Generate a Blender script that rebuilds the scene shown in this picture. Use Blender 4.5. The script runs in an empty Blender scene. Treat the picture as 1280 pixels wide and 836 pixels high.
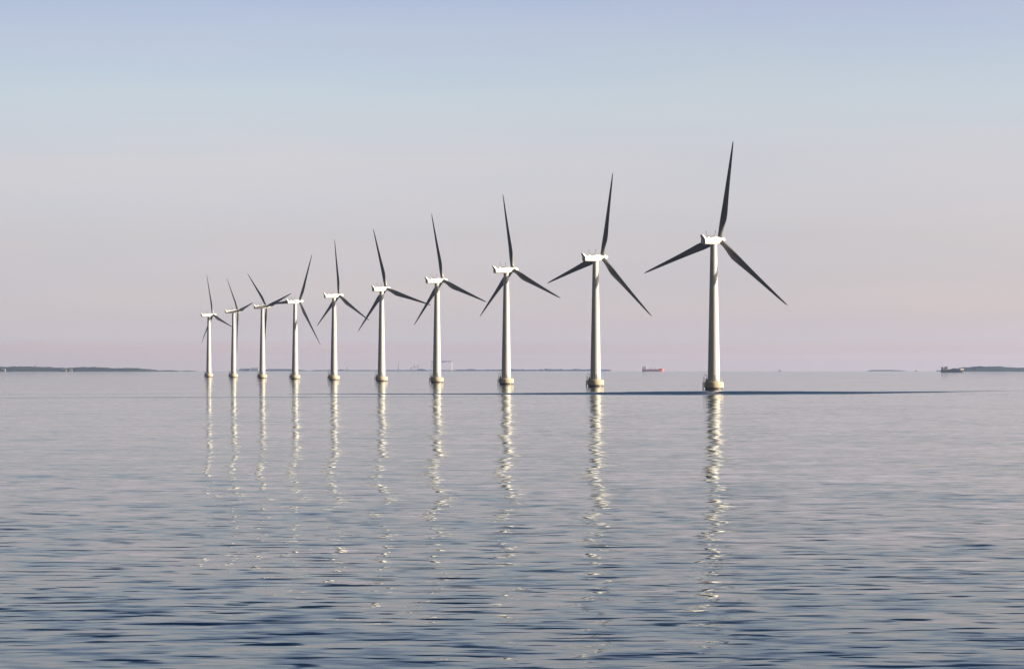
import bpy, bmesh, math, random
from mathutils import Vector, Matrix, noise

R_ = math.radians
random.seed(7)
scene = bpy.context.scene
col = scene.collection

# ------------------------------------------------------------------ camera
CAM_H = 8.2
cam = bpy.data.cameras.new('camera')
camo = bpy.data.objects.new('camera', cam)
col.objects.link(camo)
cam.sensor_fit = 'HORIZONTAL'
cam.sensor_width = 36.0
cam.lens = 36.0 * 3000.0 / 1280.0
cam.clip_start = 0.5
cam.clip_end = 200000.0
camo.location = (0, 0, CAM_H)
camo.rotation_euler = (R_(90 + 0.789), 0, 0)
scene.camera = camo

# ------------------------------------------------------------------ sky and sun
SUN_AZ, SUN_EL = 99.0, 16.0          # azimuth clockwise from +Y
world = bpy.data.worlds.new('World')
scene.world = world
world.use_nodes = True
wn, wl = world.node_tree.nodes, world.node_tree.links
wn.clear()
w_out = wn.new('ShaderNodeOutputWorld')
w_bg = wn.new('ShaderNodeBackground')
w_sky = wn.new('ShaderNodeTexSky')
w_sky.sky_type = 'NISHITA'
w_sky.sun_disc = False
w_sky.sun_elevation = R_(SUN_EL)
w_sky.sun_rotation = R_(SUN_AZ)
w_sky.air_density = 1.0
w_sky.dust_density = 1.5
w_sky.ozone_density = 1.0
w_bg.inputs['Strength'].default_value = 0.055
# gentle tint of the sky by height: lilac haze low down, blue above
w_tc = wn.new('ShaderNodeTexCoord')
w_sep = wn.new('ShaderNodeSeparateXYZ')
w_ramp = wn.new('ShaderNodeValToRGB')
w_mul = wn.new('ShaderNodeMix')
w_mul.data_type = 'RGBA'; w_mul.blend_type = 'MULTIPLY'
w_mul.inputs[0].default_value = 1.0
wl.new(w_tc.outputs['Generated'], w_sep.inputs[0])
wl.new(w_sep.outputs['Z'], w_ramp.inputs[0])
SKY_STOPS = [(0.0, (2.3998, 1.6828, 1.5591)), (0.0048, (2.1318, 1.4085, 1.3029)), (0.0105, (1.8076, 1.6927, 2.5853)), (0.02, (1.4655, 1.3952, 2.1257)), (0.036, (1.2227, 1.134, 1.6755)), (0.053, (1.1524, 1.0214, 1.3769)), (0.086, (1.2554, 1.0372, 1.2149)), (0.113, (1.2476, 1.0969, 1.1833)), (0.151, (1.1577, 0.9907, 1.1422)), (0.25, (0.62, 0.64, 0.72)), (0.42, (0.4, 0.47, 0.6)), (1.0, (0.32, 0.42, 0.55))]
er = w_ramp.color_ramp
for i, (p, c) in enumerate(SKY_STOPS):
    e = er.elements[i] if i < 2 else er.elements.new(p)
    e.position = p; e.color = (*[v * 0.5 for v in c], 1)
wl.new(w_sky.outputs[0], w_mul.inputs[6])
wl.new(w_ramp.outputs[0], w_mul.inputs[7])
# dimming added to the sky left and behind, to deepen the turbines' shaded sides
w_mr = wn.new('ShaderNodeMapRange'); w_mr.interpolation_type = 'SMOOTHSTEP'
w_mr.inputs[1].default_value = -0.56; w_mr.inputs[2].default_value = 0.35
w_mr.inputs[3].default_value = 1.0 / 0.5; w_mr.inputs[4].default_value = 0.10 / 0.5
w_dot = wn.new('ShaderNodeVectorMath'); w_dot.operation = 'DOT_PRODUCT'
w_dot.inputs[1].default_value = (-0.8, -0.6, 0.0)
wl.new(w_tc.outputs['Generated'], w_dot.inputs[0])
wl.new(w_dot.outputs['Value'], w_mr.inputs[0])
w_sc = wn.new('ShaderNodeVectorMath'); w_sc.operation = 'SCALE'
# very faint, long banks of thin cloud
w_mp = wn.new('ShaderNodeMapping'); w_mp.inputs['Scale'].default_value = (7.0, 7.0, 55.0)
w_nz = wn.new('ShaderNodeTexNoise'); w_nz.inputs['Scale'].default_value = 1.0; w_nz.inputs['Detail'].default_value = 4
w_cm = wn.new('ShaderNodeMix'); w_cm.data_type = 'RGBA'
w_cm.inputs[6].default_value = (0.955, 0.968, 0.995, 1); w_cm.inputs[7].default_value = (1.0, 0.988, 0.985, 1)
w_cr = wn.new('ShaderNodeMapRange'); w_cr.inputs[1].default_value = 0.35; w_cr.inputs[2].default_value = 0.65
wl.new(w_tc.outputs['Generated'], w_mp.inputs[0]); wl.new(w_mp.outputs[0], w_nz.inputs['Vector'])
wl.new(w_nz.outputs[0], w_cr.inputs[0]); wl.new(w_cr.outputs[0], w_cm.inputs[0])
w_m2 = wn.new('ShaderNodeVectorMath'); w_m2.operation = 'MULTIPLY'
wl.new(w_mul.outputs[2], w_m2.inputs[0]); wl.new(w_cm.outputs[2], w_m2.inputs[1])
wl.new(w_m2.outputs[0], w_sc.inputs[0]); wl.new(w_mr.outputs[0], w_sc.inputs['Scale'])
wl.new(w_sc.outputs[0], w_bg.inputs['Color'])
wl.new(w_bg.outputs[0], w_out.inputs[0])

sun = bpy.data.lights.new('sun', 'SUN')
sun.energy = 5.0
sun.angle = R_(0.53)
sun.color = (1.0, 0.88, 0.68)
suno = bpy.data.objects.new('sun', sun)
col.objects.link(suno)
sd = Vector((math.sin(R_(SUN_AZ)) * math.cos(R_(SUN_EL)), math.cos(R_(SUN_AZ)) * math.cos(R_(SUN_EL)), math.sin(R_(SUN_EL))))
suno.rotation_euler = sd.to_track_quat('Z', 'Y').to_euler()
suno.location = sd * 500

vs = scene.view_settings
vs.view_transform = 'Standard'; vs.look = 'None'; vs.gamma = 1.0
vs.use_curve_mapping = False
vs.exposure = 1.65
scene.cycles.use_denoising = True
scene.cycles.max_bounces = 8
scene.cycles.volume_bounces = 1
scene.cycles.sample_clamp_indirect = 6.0

# ------------------------------------------------------------------ helpers
RE = 7.4e6                                    # earth radius, with the usual refraction

def drop(x, y):
    return -(x * x + y * y) / (2 * RE)

def spot(px, d):
    """ground point at distance d seen at azimuth px (photo columns)"""
    x = (px - 640.0) / 3000.0 * d
    return x, d, drop(x, d)

def tag(o, label=None, cat=None, group=None, kind=None):
    if label: o['label'] = label
    if cat: o['category'] = cat
    if group: o['group'] = group
    if kind: o['kind'] = kind
    return o

def link_mesh(name, bm, mat, parent=None, smooth=True):
    me = bpy.data.meshes.new(name)
    bmesh.ops.recalc_face_normals(bm, faces=bm.faces)
    bm.to_mesh(me); bm.free()
    me.materials.append(mat)
    if smooth:
        for p in me.polygons: p.use_smooth = True
    o = bpy.data.objects.new(name, me)
    col.objects.link(o)
    if parent: o.parent = parent
    return o

def empty(name, loc, rz=0.0):
    o = bpy.data.objects.new(name, None)
    o.empty_display_size = 2
    col.objects.link(o)
    o.location = loc; o.rotation_euler = (0, 0, rz)
    return o

def sharp(o, ang=35):
    o.data.set_sharp_from_angle(angle=R_(ang))
    return o

def loft(bm, rings, cap=True):
    vr = [[bm.verts.new(p) for p in r] for r in rings]
    n = len(rings[0])
    for a, b in zip(vr[:-1], vr[1:]):
        for i in range(n):
            bm.faces.new((a[i], a[(i + 1) % n], b[(i + 1) % n], b[i]))
    if cap:
        bm.faces.new(vr[0]); bm.faces.new(vr[-1])
    return vr

def ring(cx, cy, z, r, n=32):
    return [(cx + r * math.cos(2 * math.pi * i / n), cy + r * math.sin(2 * math.pi * i / n), z) for i in range(n)]

def lathe(bm, prof, n=32, cx=0, cy=0):
    loft(bm, [ring(cx, cy, z, r, n) for r, z in prof])

def box(bm, x0, x1, y0, y1, z0, z1):
    vs_ = [bm.verts.new(p) for p in ((x0, y0, z0), (x1, y0, z0), (x1, y1, z0), (x0, y1, z0), (x0, y0, z1), (x1, y0, z1), (x1, y1, z1), (x0, y1, z1))]
    for f in ((0, 1, 2, 3), (4, 5, 6, 7), (0, 1, 5, 4), (1, 2, 6, 5), (2, 3, 7, 6), (3, 0, 4, 7)):
        bm.faces.new([vs_[i] for i in f])

def tube(bm, pts, r, n=8):
    pts = [Vector(p) for p in pts]
    rings = []
    for i, p in enumerate(pts):
        d = (pts[min(i + 1, len(pts) - 1)] - pts[max(i - 1, 0)]).normalized()
        a = d.cross(Vector((0, 0, 1)) if abs(d.z) < 0.9 else Vector((1, 0, 0))).normalized()
        b = d.cross(a).normalized()
        rings.append([p + r * (a * math.cos(2 * math.pi * k / n) + b * math.sin(2 * math.pi * k / n)) for k in range(n)])
    loft(bm, rings)

# ------------------------------------------------------------------ materials
def mat_new(name):
    m = bpy.data.materials.new(name)
    m.use_nodes = True
    return m, m.node_tree.nodes, m.node_tree.links, m.node_tree.nodes['Principled BSDF']

def paint(name, c, rough=0.5, spread=0.10, scale=(0.6, 0.6, 0.12), c2=None, spec=0.4):
    """weathered paint: stretched noise between two close tones"""
    m, n, l, b = mat_new(name)
    tc = n.new('ShaderNodeTexCoord'); mp = n.new('ShaderNodeMapping'); nz = n.new('ShaderNodeTexNoise')
    mp.inputs['Scale'].default_value = scale
    nz.inputs['Scale'].default_value = 2.0; nz.inputs['Detail'].default_value = 5
    mx = n.new('ShaderNodeMix'); mx.data_type = 'RGBA'
    mx.inputs[6].default_value = (*c, 1)
    c2 = c2 or tuple(v * (1 - spread) for v in c)
    mx.inputs[7].default_value = (*c2, 1)
    mr = n.new('ShaderNodeMapRange'); mr.inputs[1].default_value = 0.35; mr.inputs[2].default_value = 0.7
    l.new(tc.outputs['Object'], mp.inputs[0]); l.new(mp.outputs[0], nz.inputs['Vector'])
    l.new(nz.outputs[0], mr.inputs[0]); l.new(mr.outputs[0], mx.inputs[0])
    l.new(mx.outputs[2], b.inputs['Base Color'])
    b.inputs['Roughness'].default_value = rough
    b.inputs['Specular IOR Level'].default_value = spec
    return m

M_TOWER = paint('tower_paint', (0.38, 0.375, 0.36), 0.32, 0.08)
M_NAC = paint('nacelle_paint', (0.44, 0.435, 0.425), 0.45, 0.08, (0.5, 0.5, 0.5))
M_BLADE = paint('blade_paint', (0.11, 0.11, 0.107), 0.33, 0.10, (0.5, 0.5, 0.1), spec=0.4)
M_CONC = paint('concrete', (0.40, 0.34, 0.25), 0.85, 0.3, (1, 1, 0.35), spec=0.2)
M_WET = paint('wet_band', (0.03, 0.028, 0.022), 0.5, 0.4, (1, 1, 1))
M_STEEL = paint('galvanised_steel', (0.22, 0.22, 0.21), 0.5, 0.3, (2, 2, 2))
M_DARK = paint('dark_steel', (0.05, 0.045, 0.04), 0.5, 0.3, (2, 2, 2))
M_RUST = paint('bracket_steel', (0.16, 0.06, 0.04), 0.6, 0.4, (2, 2, 2))
M_RED = paint('red_hull', (0.62, 0.10, 0.07), 0.5, 0.3, (0.1, 0.1, 0.3))
M_BLACK = paint('black_hull', (0.018, 0.012, 0.012), 0.5, 0.3, (0.1, 0.1, 0.3))
M_WHITE = paint('ship_white', (0.42, 0.40, 0.36), 0.5, 0.1, (0.3, 0.3, 0.3))
M_CREAM = paint('ship_cream', (0.28, 0.22, 0.12), 0.5, 0.1, (0.3, 0.3, 0.3))
M_GLASS = paint('dark_glass', (0.02, 0.02, 0.025), 0.15, 0.2)
M_DECK = paint('deck_paint', (0.10, 0.05, 0.04), 0.7, 0.3, (0.2, 0.2, 0.2))
M_WALL = paint('pale_wall', (0.15, 0.145, 0.14), 0.8, 0.15, (0.02, 0.02, 0.05))
M_ROOF = paint('grey_roof', (0.16, 0.15, 0.14), 0.8, 0.2, (0.05, 0.05, 0.05))
M_CRANE = paint('crane_paint', (0.10, 0.12, 0.16), 0.6, 0.2, (0.05, 0.05, 0.05))
M_CRANEW = paint('crane_white', (0.36, 0.34, 0.32), 0.6, 0.1, (0.05, 0.05, 0.05))
M_SHORE = paint('shore_ground', (0.02, 0.024, 0.02), 0.9, 0.4, (0.01, 0.01, 0.05), c2=(0.014, 0.018, 0.014))
M_WOOD = paint('wood_foliage', (0.012, 0.018, 0.017), 0.9, 0.5, (0.012, 0.012, 0.03), c2=(0.026, 0.030, 0.022), spec=0.1)

# ------------------------------------------------------------------ water
def water_material():
    m, n, l, b = mat_new('sea_water')
    geo = n.new('ShaderNodeNewGeometry')
    pos = geo.outputs['Position']
    def math_(op, a, b_=None, c_=None, clamp=False):
        k = n.new('ShaderNodeMath'); k.operation = op; k.use_clamp = clamp
        for i, v in enumerate((a, b_, c_)):
            if v is None: continue
            if isinstance(v, (int, float)): k.inputs[i].default_value = v
            else: l.new(v, k.inputs[i])
        return k.outputs[0]
    def vmath(op, a, b_):
        k = n.new('ShaderNodeVectorMath'); k.operation = op
        for i, v in enumerate((a, b_)):
            if isinstance(v, tuple): k.inputs[i].default_value = v
            else: l.new(v, k.inputs[i])
        return k.outputs[0]
    def nz(sx, sy, detail, rough=0.6, rot=0.0, dist=0.0, off=0.0, color=True):
        mp = n.new('ShaderNodeMapping')
        mp.vector_type = 'POINT'
        mp.inputs['Scale'].default_value = (sx, sy, 0.0)
        mp.inputs['Location'].default_value = (off, off * 1.7, 0)
        rt = n.new('ShaderNodeVectorRotate'); rt.rotation_type = 'Z_AXIS'
        rt.inputs['Angle'].default_value = rot
        l.new(pos, rt.inputs['Vector'])
        l.new(rt.outputs[0], mp.inputs[0])
        t = n.new('ShaderNodeTexNoise')
        t.inputs['Scale'].default_value = 1.0
        t.inputs['Detail'].default_value = detail
        t.inputs['Roughness'].default_value = rough
        t.inputs['Distortion'].default_value = dist
        l.new(mp.outputs[0], t.inputs['Vector'])
        return t.outputs['Color'] if color else t.outputs[0]
    # random facet slopes at several wave sizes  (x across the view, y along it)
    parts = []
    for sx, sy, det, rough, rot, ax, ay, off in WAVES:
        c = nz(sx, sy, det, rough, rot, 0, off)
        parts.append(vmath('MULTIPLY', vmath('SUBTRACT', c, (0.5, 0.5, 0.5)), (ax, ay, 0.0)))
    s = parts[0]
    for p in parts[1:]:
        s = vmath('ADD', s, p)
    # long calm / ruffled patches
    patch = nz(0.006, 0.012, 3, 0.6, 0.1, 0, 31.0, color=False)
    pm = n.new('ShaderNodeMapRange'); pm.interpolation_type = 'SMOOTHSTEP'
    pm.inputs[1].default_value = 0.35; pm.inputs[2].default_value = 0.65
    pm.inputs[3].default_value = 0.85; pm.inputs[4].default_value = 1.15
    l.new(patch, pm.inputs[0])
    sc_ = n.new('ShaderNodeVectorMath'); sc_.operation = 'SCALE'
    l.new(s, sc_.inputs[0]); l.new(pm.outputs[0], sc_.inputs['Scale'])
    s = sc_.outputs[0]
    sep = n.new('ShaderNodeSeparateXYZ'); l.new(pos, sep.inputs[0])
    X, Y = sep.outputs[0], sep.outputs[1]
    # a light breeze ruffles the near water more than the far
    brz = n.new('ShaderNodeMapRange'); brz.interpolation_type = 'SMOOTHSTEP'
    brz.inputs[1].default_value = 55.0; brz.inputs[2].default_value = 190.0
    brz.inputs[3].default_value = 1.4; brz.inputs[4].default_value = 0.22
    l.new(Y, brz.inputs[0])
    # steeper wavelet faces: sparse, elongated, facing -Y
    for sx, sy, rot, lo, hi, amp, off in STREAKS:
        t = nz(sx, sy, 2, 0.5, rot, 0.0, off, color=False)
        mr = n.new('ShaderNodeMapRange'); mr.interpolation_type = 'SMOOTHSTEP'
        mr.inputs[1].default_value = lo; mr.inputs[2].default_value = hi
        mr.inputs[3].default_value = 0.0; mr.inputs[4].default_value = amp
        l.new(t, mr.inputs[0])
        k = n.new('ShaderNodeCombineXYZ')
        l.new(math_('MULTIPLY', math_('MULTIPLY', mr.outputs[0], brz.outputs[0]), -1.0), k.inputs[1])
        s = vmath('ADD', s, k.outputs[0])
    # wind-ruffled line lying across the sound
    rag = nz(0.05, 0.12, 3, 0.6, 0.02, 0, 61.0, color=False)
    wob = nz(0.01, 0.0, 2, 0.5, 0, 0, 5.0, color=False)
    def curve(pts, x0, x1):
        mr = n.new('ShaderNodeMapRange')
        mr.inputs[1].default_value = x0; mr.inputs[2].default_value = x1
        l.new(X, mr.inputs[0])
        fc = n.new('ShaderNodeFloatCurve')
        cv = fc.mapping.curves[0]
        pts = [((px_ - x0) / (x1 - x0), v) for px_, v in pts]
        cv.points[0].location = pts[0]; cv.points[1].location = pts[-1]
        for p in pts[1:-1]: cv.points.new(*p)
        fc.mapping.use_clip = False
        fc.mapping.update()
        l.new(mr.outputs[0], fc.inputs['Value'])
        return fc.outputs[0]
    for cpts, wpts, x0, x1, amp in BANDS:
        c = math_('MULTIPLY', curve([(x, v / 1000.0) for x, v in cpts], x0, x1), 1000.0)
        c = math_('ADD', c, math_('MULTIPLY', math_('SUBTRACT', wob, 0.5), 24.0))
        w = math_('MULTIPLY', curve([(x, v / 100.0) for x, v in wpts], x0, x1), 100.0)
        w = math_('MAXIMUM', w, 0.01)
        d = math_('DIVIDE', math_('ABSOLUTE', math_('SUBTRACT', Y, c)), w)
        d = math_('ADD', d, math_('MULTIPLY', math_('SUBTRACT', rag, 0.5), 1.1))
        mr = n.new('ShaderNodeMapRange'); mr.interpolation_type = 'SMOOTHSTEP'
        mr.inputs[1].default_value = 1.2; mr.inputs[2].default_value = 0.35
        mr.inputs[3].default_value = 0.0; mr.inputs[4].default_value = amp
        l.new(d, mr.inputs[0])
        inr = math_('MULTIPLY', math_('GREATER_THAN', X, x0), math_('LESS_THAN', X, x1))
        k = n.new('ShaderNodeCombineXYZ')
        l.new(math_('MULTIPLY', math_('MULTIPLY', mr.outputs[0], inr), -1.0), k.inputs[1])
        s = vmath('ADD', s, k.outputs[0])
    nn = vmath('ADD', geo.outputs['Normal'], s)
    k = n.new('ShaderNodeVectorMath'); k.operation = 'NORMALIZE'
    l.new(nn, k.inputs[0])
    # dark water body under a Fresnel-weighted reflection, slightly dulled by its tint and low IOR
    n.remove(b)
    fr = n.new('ShaderNodeFresnel'); fr.inputs['IOR'].default_value = 1.20
    gl = n.new('ShaderNodeBsdfGlossy'); gl.inputs['Roughness'].default_value = 0.035
    gl.inputs['Color'].default_value = (0.93, 0.94, 0.91, 1)
    df = n.new('ShaderNodeBsdfDiffuse'); df.inputs['Color'].default_value = (0.003, 0.012, 0.036, 1)
    mx = n.new('ShaderNodeMixShader')
    l.new(k.outputs[0], fr.inputs['Normal']); l.new(k.outputs[0], gl.inputs['Normal'])
    l.new(fr.outputs[0], mx.inputs[0]); l.new(df.outputs[0], mx.inputs[1]); l.new(gl.outputs[0], mx.inputs[2])
    l.new(mx.outputs[0], n['Material Output'].inputs['Surface'])
    return m

#        sx    sy    det rough rot   ax    ay   offset
WAVES = [(0.90, 2.40, 1, 0.50, 0.05, 0.12, 0.14, 0.0),
         (0.42, 0.90, 0, 0.60, -0.06, 0.12, 0.09, 11.0),
         (0.15, 0.30, 0, 0.60, 0.03, 0.12, 0.05, 23.0),
         (0.045, 0.10, 0, 0.60, 0.03, 0.15, 0.035, 29.0),
         (0.014, 0.03, 0, 0.60, 0.03, 0.14, 0.015, 37.0)]
#          sx    sy    rot    lo    hi    amp  offset
STREAKS = [(0.40, 1.50, 0.05, 0.57, 0.76, 0.28, 3.0),
           (0.24, 1.00, -0.05, 0.595, 0.78, 0.28, 47.0)]
BANDS = [([(-60, 752), (-10, 752), (30, 764), (68, 786), (128, 801), (190, 880)],
          [(-60, 7), (-10, 20), (30, 44), (60, 66), (90, 60), (128, 28), (160, 8), (190, 1)], -70, 200, 0.18),
         ([(-160, 645), (-100, 665), (-40, 672), (20, 690)],
          [(-160, 4), (-100, 7), (-60, 8), (-30, 5), (20, 1)], -165, 25, 0.10),
         ([(-200, 700), (-150, 742), (-90, 748)],
          [(-200, 6), (-150, 7), (-90, 1)], -210, -85, 0.06)]

def build_water():
    bm = bmesh.new()
    radii = [2.0]
    while radii[-1] < 1500: radii.append(radii[-1] * 1.12)
    while radii[-1] < 19000: radii.append(radii[-1] + 150)
    NS = 720
    prev = None
    c = bm.verts.new((0, 0, 0))
    cs = [(math.cos(2 * math.pi * i / NS), math.sin(2 * math.pi * i / NS)) for i in range(NS)]
    for r in radii:
        z = drop(r, 0)
        cur = [bm.verts.new((r * a, r * b, z)) for a, b in cs]
        if prev is None:
            for i in range(NS): bm.faces.new((c, cur[i], cur[(i + 1) % NS]))
        else:
            for i in range(NS): bm.faces.new((prev[i], cur[i], cur[(i + 1) % NS], prev[(i + 1) % NS]))
        prev = cur
    o = link_mesh('water', bm, water_material())
    tag(o, 'calm blue grey sea with small ripples reaching the horizon', kind='structure')
build_water()

# ------------------------------------------------------------------ haze
def build_haze():
    bm = bmesh.new()
    box(bm, -24000, 24000, -24000, 24000, -80, 125)
    m = bpy.data.materials.new('haze_air'); m.use_nodes = True
    n, l = m.node_tree.nodes, m.node_tree.links
    n.clear()
    out = n.new('ShaderNodeOutputMaterial'); pv = n.new('ShaderNodeVolumePrincipled')
    pv.inputs['Color'].default_value = (0.42, 0.56, 0.92, 1)
    pv.inputs['Density'].default_value = HAZE
    pv.inputs['Anisotropy'].default_value = 0.2
    l.new(pv.outputs[0], out.inputs['Volume'])
    o = link_mesh('haze', bm, m, smooth=False)
    tag(o, 'thin pale haze in the air over the sea', kind='stuff')
HAZE = 3.0e-5
build_haze()

# ------------------------------------------------------------------ wind turbines
HUB_H, TILT, OVER, ROT_R = 56.8, R_(5), 4.2, 38.0

def naca(t, n=14):
    """closed section outline, chord 0..1 from the leading edge"""
    up = []
    for i in range(n + 1):
        x = 0.5 * (1 - math.cos(math.pi * i / n))
        y = 5 * t * (0.2969 * math.sqrt(x) - 0.126 * x - 0.3516 * x * x + 0.2843 * x ** 3 - 0.1015 * x ** 4)
        up.append((x, y))
    lo = [(x, -y * 0.75) for x, y in up[1:-1]][::-1]
    return up + lo

def blade_mesh():
    #  span,  chord, thickness ratio, twist deg, blend to circle, leading edge offset
    S = [(0.9, 1.85, 1.0, 8, 1.0), (2.0, 1.80, 1.0, 8, 1.0), (3.4, 1.90, 0.85, 8, 0.85), (5.0, 2.25, 0.66, 7.5, 0.55),
         (6.8, 2.75, 0.50, 7, 0.25), (8.6, 3.05, 0.40, 6, 0.08), (10.8, 2.90, 0.33, 4.5, 0.0), (14, 2.50, 0.29, 3, 0.0),
         (18, 2.08, 0.27, 2, 0.0), (23, 1.65, 0.25, 1, 0.0), (28, 1.28, 0.24, 0.3, 0.0), (32, 0.98, 0.24, 0, 0.0),
         (35, 0.72, 0.24, -0.2, 0.0), (37, 0.48, 0.24, -0.4, 0.0), (37.8, 0.25, 0.24, -0.4, 0.0), (38.0, 0.08, 0.24, -0.4, 0.0)]
    bm = bmesh.new()
    base = naca(1.0)
    m = len(base)
    rings = []
    for z, ch, tr, tw, bl in S:
        sec = naca(tr if bl < 1 else 0.5)
        pitch = R_(tw - 1.0)
        rr = []
        for i, (x, y) in enumerate(sec):
            # circle with the same parameter
            if i <= m // 2: a = math.pi - math.pi * i / (m // 2)
            else: a = -math.pi * (i - m // 2) / (m - m // 2)
            cxx, cyy = 0.5 + 0.5 * math.cos(a), 0.5 * math.sin(a)
            pivot = 0.5 * bl + 0.30 * (1 - bl)
            X = ((x * (1 - bl) + cxx * bl) - pivot) * ch
            Y = (y * (1 - bl) + cyy * bl) * ch
            # chord along x (leading edge at -x); twist turns the leading edge up-wind (+y)
            c_, s_ = math.cos(-pitch), math.sin(-pitch)
            rr.append((X * c_ - Y * s_, X * s_ + Y * c_ + 0.0004 * z * z, z))
        rings.append(rr)
    loft(bm, rings)
    return bm

def superellipse(w, h, y, z0, n=28, p=3.2):
    out = []
    for i in range(n):
        a = 2 * math.pi * i / n
        c_, s_ = math.cos(a), math.sin(a)
        out.append((0.5 * w * math.copysign(abs(c_) ** (2 / p), c_), y, z0 + 0.5 * h * math.copysign(abs(s_) ** (2 / p), s_)))
    return out

def make_turbine():
    root = empty('wind_turbine', (0, 0, 0))
    # foundation
    bm = bmesh.new()
    lathe(bm, [(3.5, -6.0), (3.25, 0.62), (3.66, 0.66), (3.70, 0.8), (3.70, 2.35), (3.55, 2.75), (3.25, 2.95), (2.6, 2.97)], 40)
    f = sharp(link_mesh('foundation', bm, M_CONC, root))
    bm = bmesh.new()
    lathe(bm, [(3.30, -0.8), (3.30, 0.60)], 40)
    sharp(link_mesh('waterline_band', bm, M_WET, f))
    bm = bmesh.new()
    for k in range(16):
        a = 2 * math.pi * k / 16
        tube(bm, [(3.35 * math.cos(a), 3.35 * math.sin(a), 2.85), (3.35 * math.cos(a), 3.35 * math.sin(a), 4.0)], 0.045, 6)
    for z in (3.4, 4.0):
        tube(bm, [(3.35 * math.cos(2 * math.pi * k / 48), 3.35 * math.sin(2 * math.pi * k / 48), z) for k in range(49)], 0.04, 6)
    link_mesh('railing', bm, M_STEEL, f)
    bm = bmesh.new()                                   # boat landing with fender posts
    for s in (-0.55, 0.55):
        tube(bm, [(-3.0, s, 2.7), (-4.05, s, 2.7), (-4.05, s, -1.5)], 0.16, 8)
        tube(bm, [(-3.75, s, 2.8), (-3.75, s, 4.9)], 0.07, 8)
    for k in range(14):
        tube(bm, [(-4.05, -0.55, -1.0 + 0.3 * k), (-4.05, 0.55, -1.0 + 0.3 * k)], 0.04, 6)
    link_mesh('boat_landing', bm, M_DARK, f)
    bm = bmesh.new()                                   # small davit crane on the deck
    tube(bm, [(-2.7, -1.3, 2.95), (-2.7, -1.3, 5.0), (-3.0, -1.5, 5.4), (-3.9, -2.0, 5.5)], 0.09, 8)
    box(bm, -3.0, -2.4, -1.9, -1.2, 2.96, 3.9)
    link_mesh('davit', bm, M_DARK, f)
    # tower
    bm = bmesh.new()
    prof = []
    zt = HUB_H - 1.55
    for z, r in ((2.9, 2.42), (3.1, 2.42), (3.1, 2.32), (20.6, 1.98), (20.62, 2.02), (20.85, 2.02), (20.87, 1.97), (38.0, 1.62), (38.02, 1.66), (38.22, 1.66), (38.24, 1.61), (zt - 0.6, 1.26), (zt - 0.5, 1.36), (zt, 1.36)):
        prof.append((r, z))
    lathe(bm, prof, 48)
    t = sharp(link_mesh('tower', bm, M_TOWER, root), 25)
    bm = bmesh.new()
    box(bm, -0.45, 0.45, -2.42, -2.2, 3.3, 5.4)
    d = link_mesh('door', bm, M_STEEL, t, smooth=False)
    # nacelle, in the tilted frame of the rotor axis
    TM = Matrix.Translation((0, 0, HUB_H - OVER * math.sin(TILT))) @ Matrix.Rotation(TILT, 4, 'X')
    def tilted(o):
        o.matrix_local = TM
        return o
    bm = bmesh.new()
    secs = [(-7.30, 1.9, 2.0, 0.0), (-7.22, 2.1, 2.15, 0.0), (-5.5, 2.45, 2.45, 0.0), (-3.0, 2.8, 2.8, -0.02), (-1.0, 3.0, 3.0, -0.06),
            (1.2, 3.0, 3.0, -0.06), (2.3, 2.7, 2.75, -0.02), (3.0, 2.3, 2.35, 0.0), (3.12, 2.1, 2.1, 0.0)]
    loft(bm, [superellipse(w, h, y, z) for y, w, h, z in secs])
    nac = tilted(sharp(link_mesh('nacelle', bm, M_NAC, root)))
    bm = bmesh.new()
    # swept back tail plate
    loft(bm, [[(-0.95, -7.15, 0.90), (0.95, -7.15, 0.90), (0.95, -5.6, 1.05), (-0.95, -5.6, 1.05)],
              [(-0.72, -7.75, 1.75), (0.72, -7.75, 1.75), (0.72, -6.9, 1.75), (-0.72, -6.9, 1.75)],
              [(-0.5, -8.3, 2.6), (0.5, -8.3, 2.6), (0.5, -8.0, 2.6), (-0.5, -8.0, 2.6)]])
    tf = link_mesh('tail_fin', bm, M_NAC, nac, smooth=False)
    bm = bmesh.new()
    arc = []
    for k in range(13):
        a = math.pi * (1 + k / 12)
        arc.append((2.1 * math.cos(a) * (1.0 if abs(math.cos(a)) < 0.9 else 0.98), -1.7, 2.95 + 1.35 * math.sin(a)))
    arc = [(-2.05, -1.7, 3.3)] + arc + [(2.05, -1.7, 3.3)]
    tube(bm, arc, 0.075, 8)
    link_mesh('sensor_bracket', bm, M_RUST, nac)
    for s in (-2.05, 2.05):
        bm = bmesh.new()
        tube(bm, [(s, -1.7, 3.28), (s, -1.7, 3.75)], 0.14, 8)
        link_mesh('wind_sensor', bm, M_DARK, nac)
    bm = bmesh.new()
    box(bm, -0.5, 0.5, -4.6, -3.4, 1.15, 1.62)
    bmesh.ops.bevel(bm, geom=bm.edges[:], offset=0.08, segments=2, affect='EDGES')
    link_mesh('roof_hatch', bm, M_NAC, nac, smooth=False)
    bm = bmesh.new()
    lathe(bm, [(1.32, zt - 0.05), (1.42, zt + 0.02), (1.42, zt + 0.35), (1.2, zt + 0.5)], 40)
    sharp(link_mesh('yaw_ring', bm, M_DARK, root))
    # spinner
    bm = bmesh.new()
    rings = []
    for y, r in ((3.14, 1.20), (3.3, 1.30), (4.2, 1.34), (5.2, 1.28), (6.0, 1.10), (6.7, 0.86), (7.2, 0.62), (7.5, 0.38), (7.65, 0.12)):
        rings.append([(r * math.cos(2 * math.pi * k / 32), y, r * math.sin(2 * math.pi * k / 32)) for k in range(32)])
    loft(bm, rings)
    tilted(sharp(link_mesh('spinner', bm, M_NAC, root), 50))
    # blades
    b0 = link_mesh('blade', blade_mesh(), M_BLADE, root)
    blades = [b0]
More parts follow.
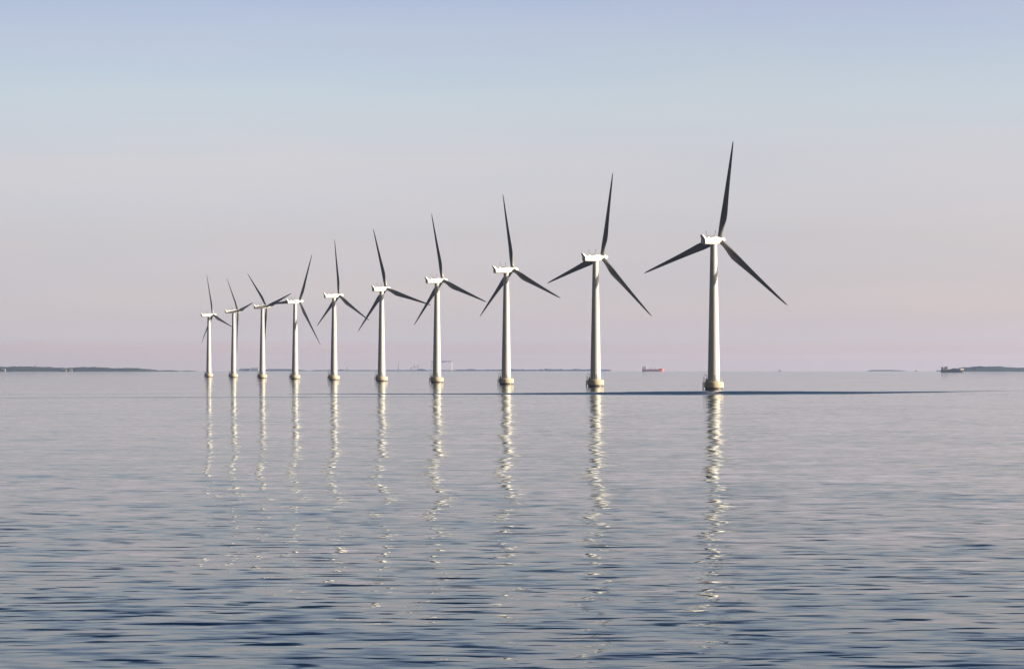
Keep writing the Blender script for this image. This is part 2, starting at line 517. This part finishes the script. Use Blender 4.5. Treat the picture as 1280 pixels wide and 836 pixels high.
    for k in (1, 2):
        b = b0.copy(); col.objects.link(b); b.parent = root
        blades.append(b)
    return root, TM

def set_phase(root, TM, ph):
    bl = [c for c in root.children if c.name.startswith('blade')]
    for k, b in enumerate(bl):
        b.matrix_local = TM @ Matrix.Translation((0, OVER, 0)) @ Matrix.Rotation(R_(ph + 120 * k), 4, 'Y')

def copy_tree(o, parent=None):
    c = o.copy(); col.objects.link(c); c.parent = parent
    if parent: c.matrix_parent_inverse = o.matrix_parent_inverse.copy()
    for ch in o.children: copy_tree(ch, c)
    return c

#  column, distance, axis azimuth, blade angle, label
TURB = [
 (892.2, 911, 38.0, 11.8, 'nearest and largest white wind turbine, standing at the right end of the row'),
 (744.4, 1056, 47.0, 13.9, 'second largest wind turbine, just left of the nearest one, top blade leaning right'),
 (632.7, 1187, 52.0, 113.0, 'third wind turbine from the right, its upright blade nearly vertical, left of the second largest'),
 (546.1, 1331, 49.4, 109.7, 'fourth wind turbine from the right, its tower standing before the far portal crane'),
 (476.9, 1470, 41.8, 106.5, 'fifth wind turbine from the right, immediately left of the tall thin far chimney'),
 (417.4, 1611, 53.2, 117.4, 'wind turbine with an almost exactly vertical top blade, fifth from the left'),
 (368.8, 1752, 47.4, 27.5, 'fourth wind turbine from the left, one blade pointing level left behind its nacelle'),
 (327.9, 1900, 52.5, -44.7, 'third wind turbine from the left, its top blade leaning farthest left of all'),
 (291.9, 2050, 64.0, -39.8, 'second wind turbine from the left, one blade hanging straight down beside its tower'),
 (261.0, 2190, 56.2, -11.7, 'farthest and smallest wind turbine, at the left end of the row'),
]
proto, TM = make_turbine()
for i, (px, d, az, ph, lab) in enumerate(TURB):
    o = proto if i == 0 else copy_tree(proto)
    x, y, z = spot(px, d)
    o.location = (x, y, z)
    o.rotation_euler = (0, 0, -R_(az))
    # the foundation, tower and landing stay aligned with the sea side, not with the nacelle
    for c in o.children:
        if c.name.startswith(('foundation', 'tower')):
            c.rotation_euler = (0, 0, R_(az) + R_((0, 4, -3, 6, 2, -5, 3, 8, -2, 5)[i]))
    set_phase(o, TM, ph)
    tag(o, lab, 'wind turbine', 'white wind turbines standing in a row in the sea')

# ------------------------------------------------------------------ far shores
def ridge(name, pts, d, depth, rough, mat, label, kind, step=4.0, base=-2.0, seed=0.0, top=1.0):
    """land or wood with its own depth: pts = [(column, height in metres)], smooth profile + canopy noise"""
    xs = [((p - 640) / 3000 * d, h) for p, h in pts]
    x0, x1 = xs[0][0], xs[-1][0]
    nx = max(8, int((x1 - x0) / step)); ny = 12
    def prof(x):
        for (a, ha), (b, hb) in zip(xs[:-1], xs[1:]):
            if a <= x <= b:
                t = (x - a) / (b - a); t = t * t * (3 - 2 * t)
                return ha + (hb - ha) * t
        return 0
    bm = bmesh.new()
    g = []
    for i in range(nx + 1):
        x = x0 + (x1 - x0) * i / nx
        row = []
        for j in range(ny + 1):
            v = j / ny
            y = d + (v - 0.15) * depth
            env = math.sin(math.pi * min(1, v * 1.25 + 0.02 if v < 0.8 else 1)) if False else (min(1, v / 0.30) ** 0.5) * (min(1, (1 - v) / 0.3) ** 0.5)
            h = prof(x)
            nzv = noise.noise((x / 14.0 + seed, y / 18.0, seed)) + 0.6 * noise.noise((x / 6.0, y / 7.0 + seed, 3.1)) + 0.9 * noise.noise((x / 60.0, y / 60.0, seed + 9))
            hh = max(0.0, h * env + rough * nzv * min(1.0, h / 5.0) * env)
            zz = drop(x, y) + (base if j in (0, ny) else hh * top + (base if hh < 0.05 else 0))
            row.append(bm.verts.new((x, y, zz)))
        g.append(row)
    for i in range(nx):
        for j in range(ny):
            bm.faces.new((g[i][j], g[i + 1][j], g[i + 1][j + 1], g[i][j + 1]))
    # close the bottom so that it is solid
    a = [g[0][0], g[0][ny], g[nx][ny], g[nx][0]]
    bm.faces.new([r[0] for r in g] + [r[ny] for r in g][::-1])
    o = link_mesh(name, bm, mat, smooth=False)
    tag(o, label, kind=kind)
    return o

ridge('hills', [(-260, 13.6), (-160, 16.3), (-60, 14.3), (-20, 13.6), (0, 13.1), (15, 14.1), (33, 13.1), (48, 10.6), (62, 9.2), (78, 10.3), (96, 12.8), (112, 11.2), (126, 8.7), (140, 8.2), (156, 8.4), (168, 6.3), (176, 2.0)],
      7000, 560, 3.0, M_WOOD, 'low blue grey wooded hills along the horizon at the far left', 'structure', 5.0, seed=2.0)
ridge('terrain', [(-260, 2.2), (0, 2.2), (80, 2), (160, 2), (190, 0.8), (206, 0)], 6930, 640, 0.3, M_SHORE, 'low shore strip at the foot of the left hills', 'structure', 12, seed=5)
ridge('hills', [(1203, 0), (1208, 5.6), (1218, 9.6), (1232, 12.8), (1246, 15.4), (1258, 14.6), (1270, 12.6), (1284, 11), (1310, 12), (1350, 14), (1420, 10), (1500, 3)],
      7400, 600, 2.4, M_WOOD, 'tree covered dark hill on the horizon at the far right', 'structure', 4.0, seed=14.0)
ridge('terrain', [(1090, 0), (1096, 6.0), (1104, 5.0), (1116, 6.2), (1128, 4.2), (1134, 0)], 11800, 300, 1.2, M_WOOD, 'thin wooded islet left of the dark cargo ship', 'structure', 4.0, seed=17.0)
ridge('terrain', [(160, 0), (178, 1.4), (182, 0.3), (186, 0.4), (196, 2.6), (206, 3.4), (214, 2.6), (218, 0.3), (222, 0.3), (230, 2.2), (236, 2.0), (240, 0)], 7600, 220, 1.3, M_WOOD, 'broken low spit trailing off the left hills', 'structure', 4.0, seed=21.0)
ridge('terrain', [(328, 0), (332, 10), (345, 10.5), (362, 10), (372, 6), (378, 3), (384, 0)], 11500, 500, 0.7, M_WOOD, 'flat low blue headland between the left wind turbines', 'structure', 6.0, seed=25.0)
ridge('terrain', [(286, 0), (294, 6), (300, 5), (326, 5.5), (332, 5)], 11450, 500, 0.6, M_SHORE, 'low quay land carrying the pale sheds', 'structure', 6.0, seed=27.0)
ridge('terrain', [(386, 0), (392, 5.8), (420, 6.0), (480, 5.6), (540, 6.0), (600, 6.2), (660, 6.6), (720, 4.6), (758, 5.2), (766, 0)], 12000, 500, 0.6, M_SHORE, 'long low coast on the horizon behind the middle wind turbines', 'structure', 14.0, seed=29.0)

# broken tree line on the low coast
def woodland(name, x_a, x_b, d, hfun, seed, label):
    bm = bmesh.new()
    rnd = random.Random(seed)
    px = x_a
    while px < x_b:
        h = hfun(px) * rnd.uniform(0.7, 1.25)
        if h > 1.0:
            x, y, z = spot(px, d + rnd.uniform(-60, 60))
            mtx = Matrix.Translation((x, y, z + 3.2 + h * 0.5)) @ Matrix.Diagonal((rnd.uniform(5, 11), rnd.uniform(5, 9), h * 0.62, 1))
            r = bmesh.ops.create_icosphere(bm, subdivisions=2, radius=1.0, matrix=mtx)
            for v in r['verts']:
                v.co += Vector((1, 1, 0.6)) * noise.noise(v.co / 4.0) * 1.6
        px += rnd.uniform(1.0, 2.4)
    o = link_mesh(name, bm, M_WOOD, smooth=False)
    tag(o, label, kind='stuff')
woodland('woodland', 571, 762, 12000, lambda p: 4.0 + 6.0 * max(0, noise.noise((p / 13.0, 1.7, 0))) + 3.5 * max(0, noise.noise((p / 4.0, 8.7, 0))) if not (601 < p < 604 or 672 < p < 675) else 0, 3,
         'broken dark tree line on the far coast right of the portal crane')
woodland('woodland', 392, 535, 12000, lambda p: 1.4 + 7.5 * max(0, noise.noise((p / 9.0, 4.7, 0))), 5,
         'sparse low trees on the far coast left of the portal crane')

# sheds on the quay
def shed(px0, px1, d, h, dep, label, base=4.5, wall=M_WALL):
    xa, y, z = spot(px0, d); xb, _, _ = spot(px1, d)
    r = empty('harbour_shed', ((xa + xb) / 2, y, z + base))
    L = (xb - xa) / 2
    bm = bmesh.new(); box(bm, -L, L, 0, dep, -3, h); link_mesh('wall', bm, wall, r, smooth=False)
    bm = bmesh.new()
    loft(bm, [[(-L - .5, -.6, h), (-L - .5, dep + .6, h), (-L - .5, dep / 2, h + 3.2)], [(L + .5, -.6, h), (L + .5, dep + .6, h), (L + .5, dep / 2, h + 3.2)]])
    link_mesh('roof', bm, M_ROOF if wall is M_WALL and h < 8 else M_WALL, r, smooth=False)
    k = -L + 8
    while k < L - 8:
        bm = bmesh.new(); box(bm, k, k + 5, -0.15, 0.2, -1.0, 3.0); k += 16
        link_mesh('door', bm, M_GLASS, r, smooth=False)
    tag(r, label, 'shed', 'pale sheds on the far quay')
shed(299, 312, 11420, 5.5, 40, 'long pale shed on the far quay right of the second turbine from the left')
shed(313, 323, 11400, 8.2, 36, 'taller pale shed on the far quay left of the third turbine from the left')
# harbour silo
x, y, z = spot(296.6, 11400)
s = empty('silo_tower', (x, y, z + 3))
bm = bmesh.new(); lathe(bm, [(4.2, -3), (4.2, 13), (3.6, 14)], 24); sharp(link_mesh('silo', bm, M_CRANE, s))
bm = bmesh.new(); box(bm, -3, 3, -3, 3, 14, 16.5); link_mesh('head_house', bm, M_ROOF, s, smooth=False)
tag(s, 'grey blue silo tower on the far quay touching the second turbine from the left', 'silo')

# far houses on the left shore
def house(px, d, w, h, label, zz=1.6):
    x, y, z = spot(px, d)
    r = empty('shore_house', (x, y, z + zz), R_(random.uniform(-15, 15)))
    bm = bmesh.new(); box(bm, -w / 2, w / 2, -4, 4, -2, h); link_mesh('wall', bm, M_WALL, r, smooth=False)
    bm = bmesh.new()
    loft(bm, [[(-w / 2 - .4, -4.5, h), (-w / 2 - .4, 4.5, h), (-w / 2 - .4, 0, h + 2)], [(w / 2 + .4, -4.5, h), (w / 2 + .4, 4.5, h), (w / 2 + .4, 0, h + 2)]])
    link_mesh('roof', bm, M_ROOF, r, smooth=False)
    for k in range(max(1, int(w // 3))):
        bm = bmesh.new(); box(bm, -w / 2 + 0.8 + 3 * k, -w / 2 + 1.9 + 3 * k, -4.12, -3.9, 0.8, 1.8)
        link_mesh('window', bm, M_GLASS, r, smooth=False)
    tag(r, label, 'house', 'small pale houses on the left shore')
house(4.5, 6880, 10, 4.4, 'brightest pale house on the shore at the far left edge')
house(80, 6880, 14, 3.4, 'wide pale house on the shore below the second rise of the left hills')
house(89, 6880, 8, 3.4, 'small pale house on the left shore, the one farthest right')
# lookout tower on the left hill
x, y, z = spot(44.5, 7150)
s = empty('lookout_tower', (x, y, z))
bm = bmesh.new(); lathe(bm, [(2.4, 0), (1.7, 15.2), (1.7, 16)], 16); link_mesh('shaft', bm, M_ROOF, s)
bm = bmesh.new(); lathe(bm, [(2.4, 16), (2.4, 18.3), (0.2, 20.4)], 16); sharp(link_mesh('cabin', bm, M_ROOF, s))
tag(s, 'small dark lookout tower rising above the left hills', 'tower')

# masts and cranes
def mast(px, d, h, label, r0=1.7):
    x, y, z = spot(px, d)
    s = empty('chimney_stack', (x, y, z + 3))
    bm = bmesh.new(); lathe(bm, [(r0 * 1.3, -3), (r0, h)], 16); link_mesh('shaft', bm, M_CRANE, s)
    bm = bmesh.new(); lathe(bm, [(r0 * 1.25, h - 2.2), (r0 * 1.25, h - 0.6)], 16); link_mesh('band', bm, M_ROOF, s)
    tag(s, label, 'chimney')
mast(498, 12000, 46, 'tall thin grey chimney on the far coast right of the fifth turbine from the right', 1.5)
mast(433.8, 12000, 19, 'short thin chimney on the far coast right of the fifth turbine from the left', 1.8)

def jib_crane(px, d, h, jib, side, label):
    x, y, z = spot(px, d)
    s = empty('harbour_crane', (x, y, z + 3))
    bm = bmesh.new()
    for a in (-4, 4):
        for b in (-4, 4):
            tube(bm, [(a, b, -3), (a * .5, b * .5, h * .45)], 0.7, 6)
    box(bm, -3, 3, -3, 3, h * .45, h * .45 + 1.2)
    link_mesh('portal_legs', bm, M_CRANE, s, smooth=False)
    bm = bmesh.new(); box(bm, -3.5, 3, -2.5, 2.5, h * .45 + 1.25, h * .45 + 6); link_mesh('machine_cab', bm, M_CRANE, s, smooth=False)
    bm = bmesh.new()
    tube(bm, [(0, 0, h * .45 + 5), (side * jib, 0, h)], 0.9, 6)
    tube(bm, [(0, 0, h * .45 + 6), (-side * 3, 0, h * .8), (side * jib, 0, h)], 0.35, 6)
    link_mesh('jib', bm, M_CRANE, s, smooth=False)
    tag(s, label, 'crane', 'harbour cranes on the far coast')
jib_crane(514, 12000, 17, 14, 1, 'low harbour crane left of the leaning pair, close to the tall chimney')
jib_crane(518.5, 12050, 33, 10, -1, 'harbour crane with its jib up to the left, left one of the leaning pair')
jib_crane(522, 11980, 33, 8, 1, 'harbour crane with its jib up to the right, right one of the leaning pair')

# portal crane behind the fourth turbine
def portal_crane():
    d = 12000
    xa, y, z = spot(539.5, d); xb, _, _ = spot(564.5, d)
    s = empty('portal_crane', ((xa + xb) / 2, y, z + 3))
    L = (xb - xa) / 2
    H = 43
    bm = bmesh.new(); box(bm, -L - 5, L + 4, -4, 4, H, H + 4.4); link_mesh('girder', bm, M_CRANE, s, smooth=False)
    bm = bmesh.new()
    for b in (-12, 12):
        tube(bm, [(L, b, -3), (L, b * .2, H + 3)], 2.1, 8)
    tube(bm, [(L - 5, 0, -3), (L - .5, 0, H * .55)], 1.2, 8)
    box(bm, L - 3, L + 3, -3, 3, H + 4.4, H + 8)
    link_mesh('fixed_leg', bm, M_CRANEW, s, smooth=False)
    bm = bmesh.new()
    tube(bm, [(-L + 3.5, -10, -3), (-L + 3, 0, H)], 1.5, 8)
    tube(bm, [(-L - 10, 0, -3), (-L + 2, 0, H * .75)], 1.0, 8)
    tube(bm, [(-L + 3.5, 10, -3), (-L + 3, 0, H)], 1.5, 8)
    link_mesh('hinged_leg', bm, M_CRANE, s, smooth=False)
    bm = bmesh.new(); box(bm, 4, 14, -5, 5, H - 3.5, H - .02); link_mesh('trolley', bm, M_CRANE, s, smooth=False)
    tag(s, 'wide portal crane on the far coast behind the fourth turbine from the right', 'crane')
portal_crane()

# ------------------------------------------------------------------ ships
def hull_mesh(L, B, D, draft, sheer_bow, sheer_stern=0.6):
    bm = bmesh.new()
    rings = []
    N = 24
    for i in range(N + 1):
        t = i / N                                   # stern -> bow
        x = -L / 2 + L * t
        if t > 0.82: w = B / 2 * max(0.03, max(0.0, math.cos((t - 0.82) / 0.18 * math.pi / 2)) ** 0.6)
        elif t < 0.08: w = B / 2 * (0.75 + 0.25 * t / 0.08)
        else: w = B / 2
        zt = D + sheer_bow * max(0, (t - 0.85) / 0.15) ** 1.2 + sheer_stern * max(0, (0.2 - t) / 0.2)
        rake = 3.0 * max(0, (t - 0.9) / 0.1)
        rings.append([(x, -w, zt), (x - rake * .3, -w * .97, 0.5), (x - rake, -w * .7, -draft), (x - rake, w * .7, -draft), (x - rake * .3, w * .97, 0.5), (x, w, zt)])
    loft(bm, rings)
    return bm

def make_ship(px, d, L, hullm, deckh, label, red=False):
    x, y, z = spot(px, d)
    s = empty('cargo_ship', (x, y, z), R_(-6))
    B = L * 0.16
    h = sharp(link_mesh('hull', hull_mesh(L, B, deckh, 2.5, 1.6), hullm, s))
    # superstructure at the stern, in steps
    xs = -L / 2
    top = 14.0 if red else 9.6
    bm = bmesh.new()
    box(bm, xs + 5.5, xs + 14, -B * .42, B * .42, deckh, deckh + 5)
    box(bm, xs + 7.0, xs + 13, -B * .38, B * .38, deckh + 5, top)
    sup = link_mesh('superstructure', bm, M_WHITE if red else M_CREAM, s, smooth=False)
    bm = bmesh.new()
    box(bm, xs + 7.6, xs + 13.6, -B * .46, B * .46, top + .01, top + 2.4)
    br = link_mesh('bridge', bm, M_WHITE, s, smooth=False)
    bm = bmesh.new()
    box(bm, xs + 12, xs + 13.75, -B * .43, B * .43, top + .9, top + 1.8)
    box(bm, xs + 8, xs + 13.2, -B * .47, B * .47, top + .95, top + 1.8)
    link_mesh('window_band', bm, M_GLASS, br, smooth=False)
    bm = bmesh.new()
    loft(bm, [[(xs + 1.4, -1.9, deckh), (xs + 4.8, -1.9, deckh), (xs + 4.8, 1.9, deckh), (xs + 1.4, 1.9, deckh)],
              [(xs + 1.0, -1.6, top + 1.5), (xs + 4.0, -1.6, top + 1.5), (xs + 4.0, 1.6, top + 1.5), (xs + 1.0, 1.6, top + 1.5)]])
    link_mesh('funnel', bm, M_BLACK, s, smooth=False)
    bm = bmesh.new()
    tube(bm, [(xs + 10, 0, top + 2.4), (xs + 10, 0, top + 7)], 0.35, 6)
    tube(bm, [(xs + 10, -2, top + 5), (xs + 10, 2, top + 5)], 0.2, 6)
    link_mesh('mast', bm, M_WHITE, s)
    bm = bmesh.new()
    for k in range(4):
        a = xs + 16 + k * (L - 27) / 4
        box(bm, a, a + (L - 27) / 4 - 1.5, -B * .36, B * .36, deckh, deckh + (1.6 if not red else 1.2))
    link_mesh('hatch_covers', bm, M_DECK, s, smooth=False)
    bm = bmesh.new()
    tube(bm, [(L / 2 - 7, 0, deckh), (L / 2 - 7, 0, deckh + 6.5)], 0.35, 6)
    link_mesh('foremast', bm, M_WHITE, s)
    if red:
        bm = bmesh.new()
        box(bm, L / 2 - 20, L / 2 - 6, -B * .36, B * .36, deckh + .02, deckh + 3.2)
        link_mesh('forecastle', bm, M_RED, s, smooth=False)
        bm = bmesh.new()
        for a in (-8, 6):
            tube(bm, [(a, 0, deckh), (a, 0, deckh + 5.5)], 0.7, 6)
            tube(bm, [(a, 0, deckh + 4.5), (a + 6, 0, deckh + 3.6)], 0.4, 6)
        link_mesh('deck_crane', bm, M_DECK, s)
    else:
        bm = bmesh.new()
        loft(bm, [[(L / 2 - 7.5, -B * .36, deckh), (L / 2 - 7.5, B * .36, deckh), (L / 2 - 7.5, B * .36, deckh + 2.6), (L / 2 - 7.5, -B * .36, deckh + 2.6)],
                  [(L / 2 - .3, -.5, deckh + 1.6), (L / 2 - .3, .5, deckh + 1.6), (L / 2 - .3, .5, deckh + 3.6), (L / 2 - .3, -.5, deckh + 3.6)]])
        link_mesh('bow_bulwark', bm, M_WHITE, s, smooth=False)
    tag(s, label, 'ship')
    return s
make_ship(816.5, 8200, 75, M_RED, 6.0, 'red hulled cargo ship with white superstructure on the horizon left of the nearest turbine', True)
make_ship(1190.5, 5000, 48, M_BLACK, 4.7, 'black hulled cargo ship with cream superstructure beside the dark hill at the far right')

# distant small boats, dots on the horizon
def small_boat(px, d, L, label):
    x, y, z = spot(px, d)
    s = empty('small_boat', (x, y, z), R_(random.uniform(-20, 20)))
    link_mesh('hull', hull_mesh(L, L * .28, 1.6, .6, .9), M_BLACK, s)
    bm = bmesh.new(); box(bm, -L * .3, L * .05, -L * .09, L * .09, 1.6, 4.0)
    box(bm, -L * .22, -L * .02, -L * .07, L * .07, 4.0, 5.6); link_mesh('cabin', bm, M_ROOF, s, smooth=False)
    bm = bmesh.new(); tube(bm, [(-L * .1, 0, 5.6), (-L * .1, 0, 9)], .2, 6); link_mesh('mast', bm, M_DARK, s)
    tag(s, label, 'boat', 'tiny boats on the horizon at the right')
small_boat(975, 8800, 10, 'tiny dark boat on the horizon between the nearest turbine and the wooded islet')
small_boat(1145.5, 9000, 9, 'tiny dark boat on the horizon right of the wooded islet')
small_boat(1172, 9000, 10, 'tiny dark boat on the horizon just left of the black cargo ship')
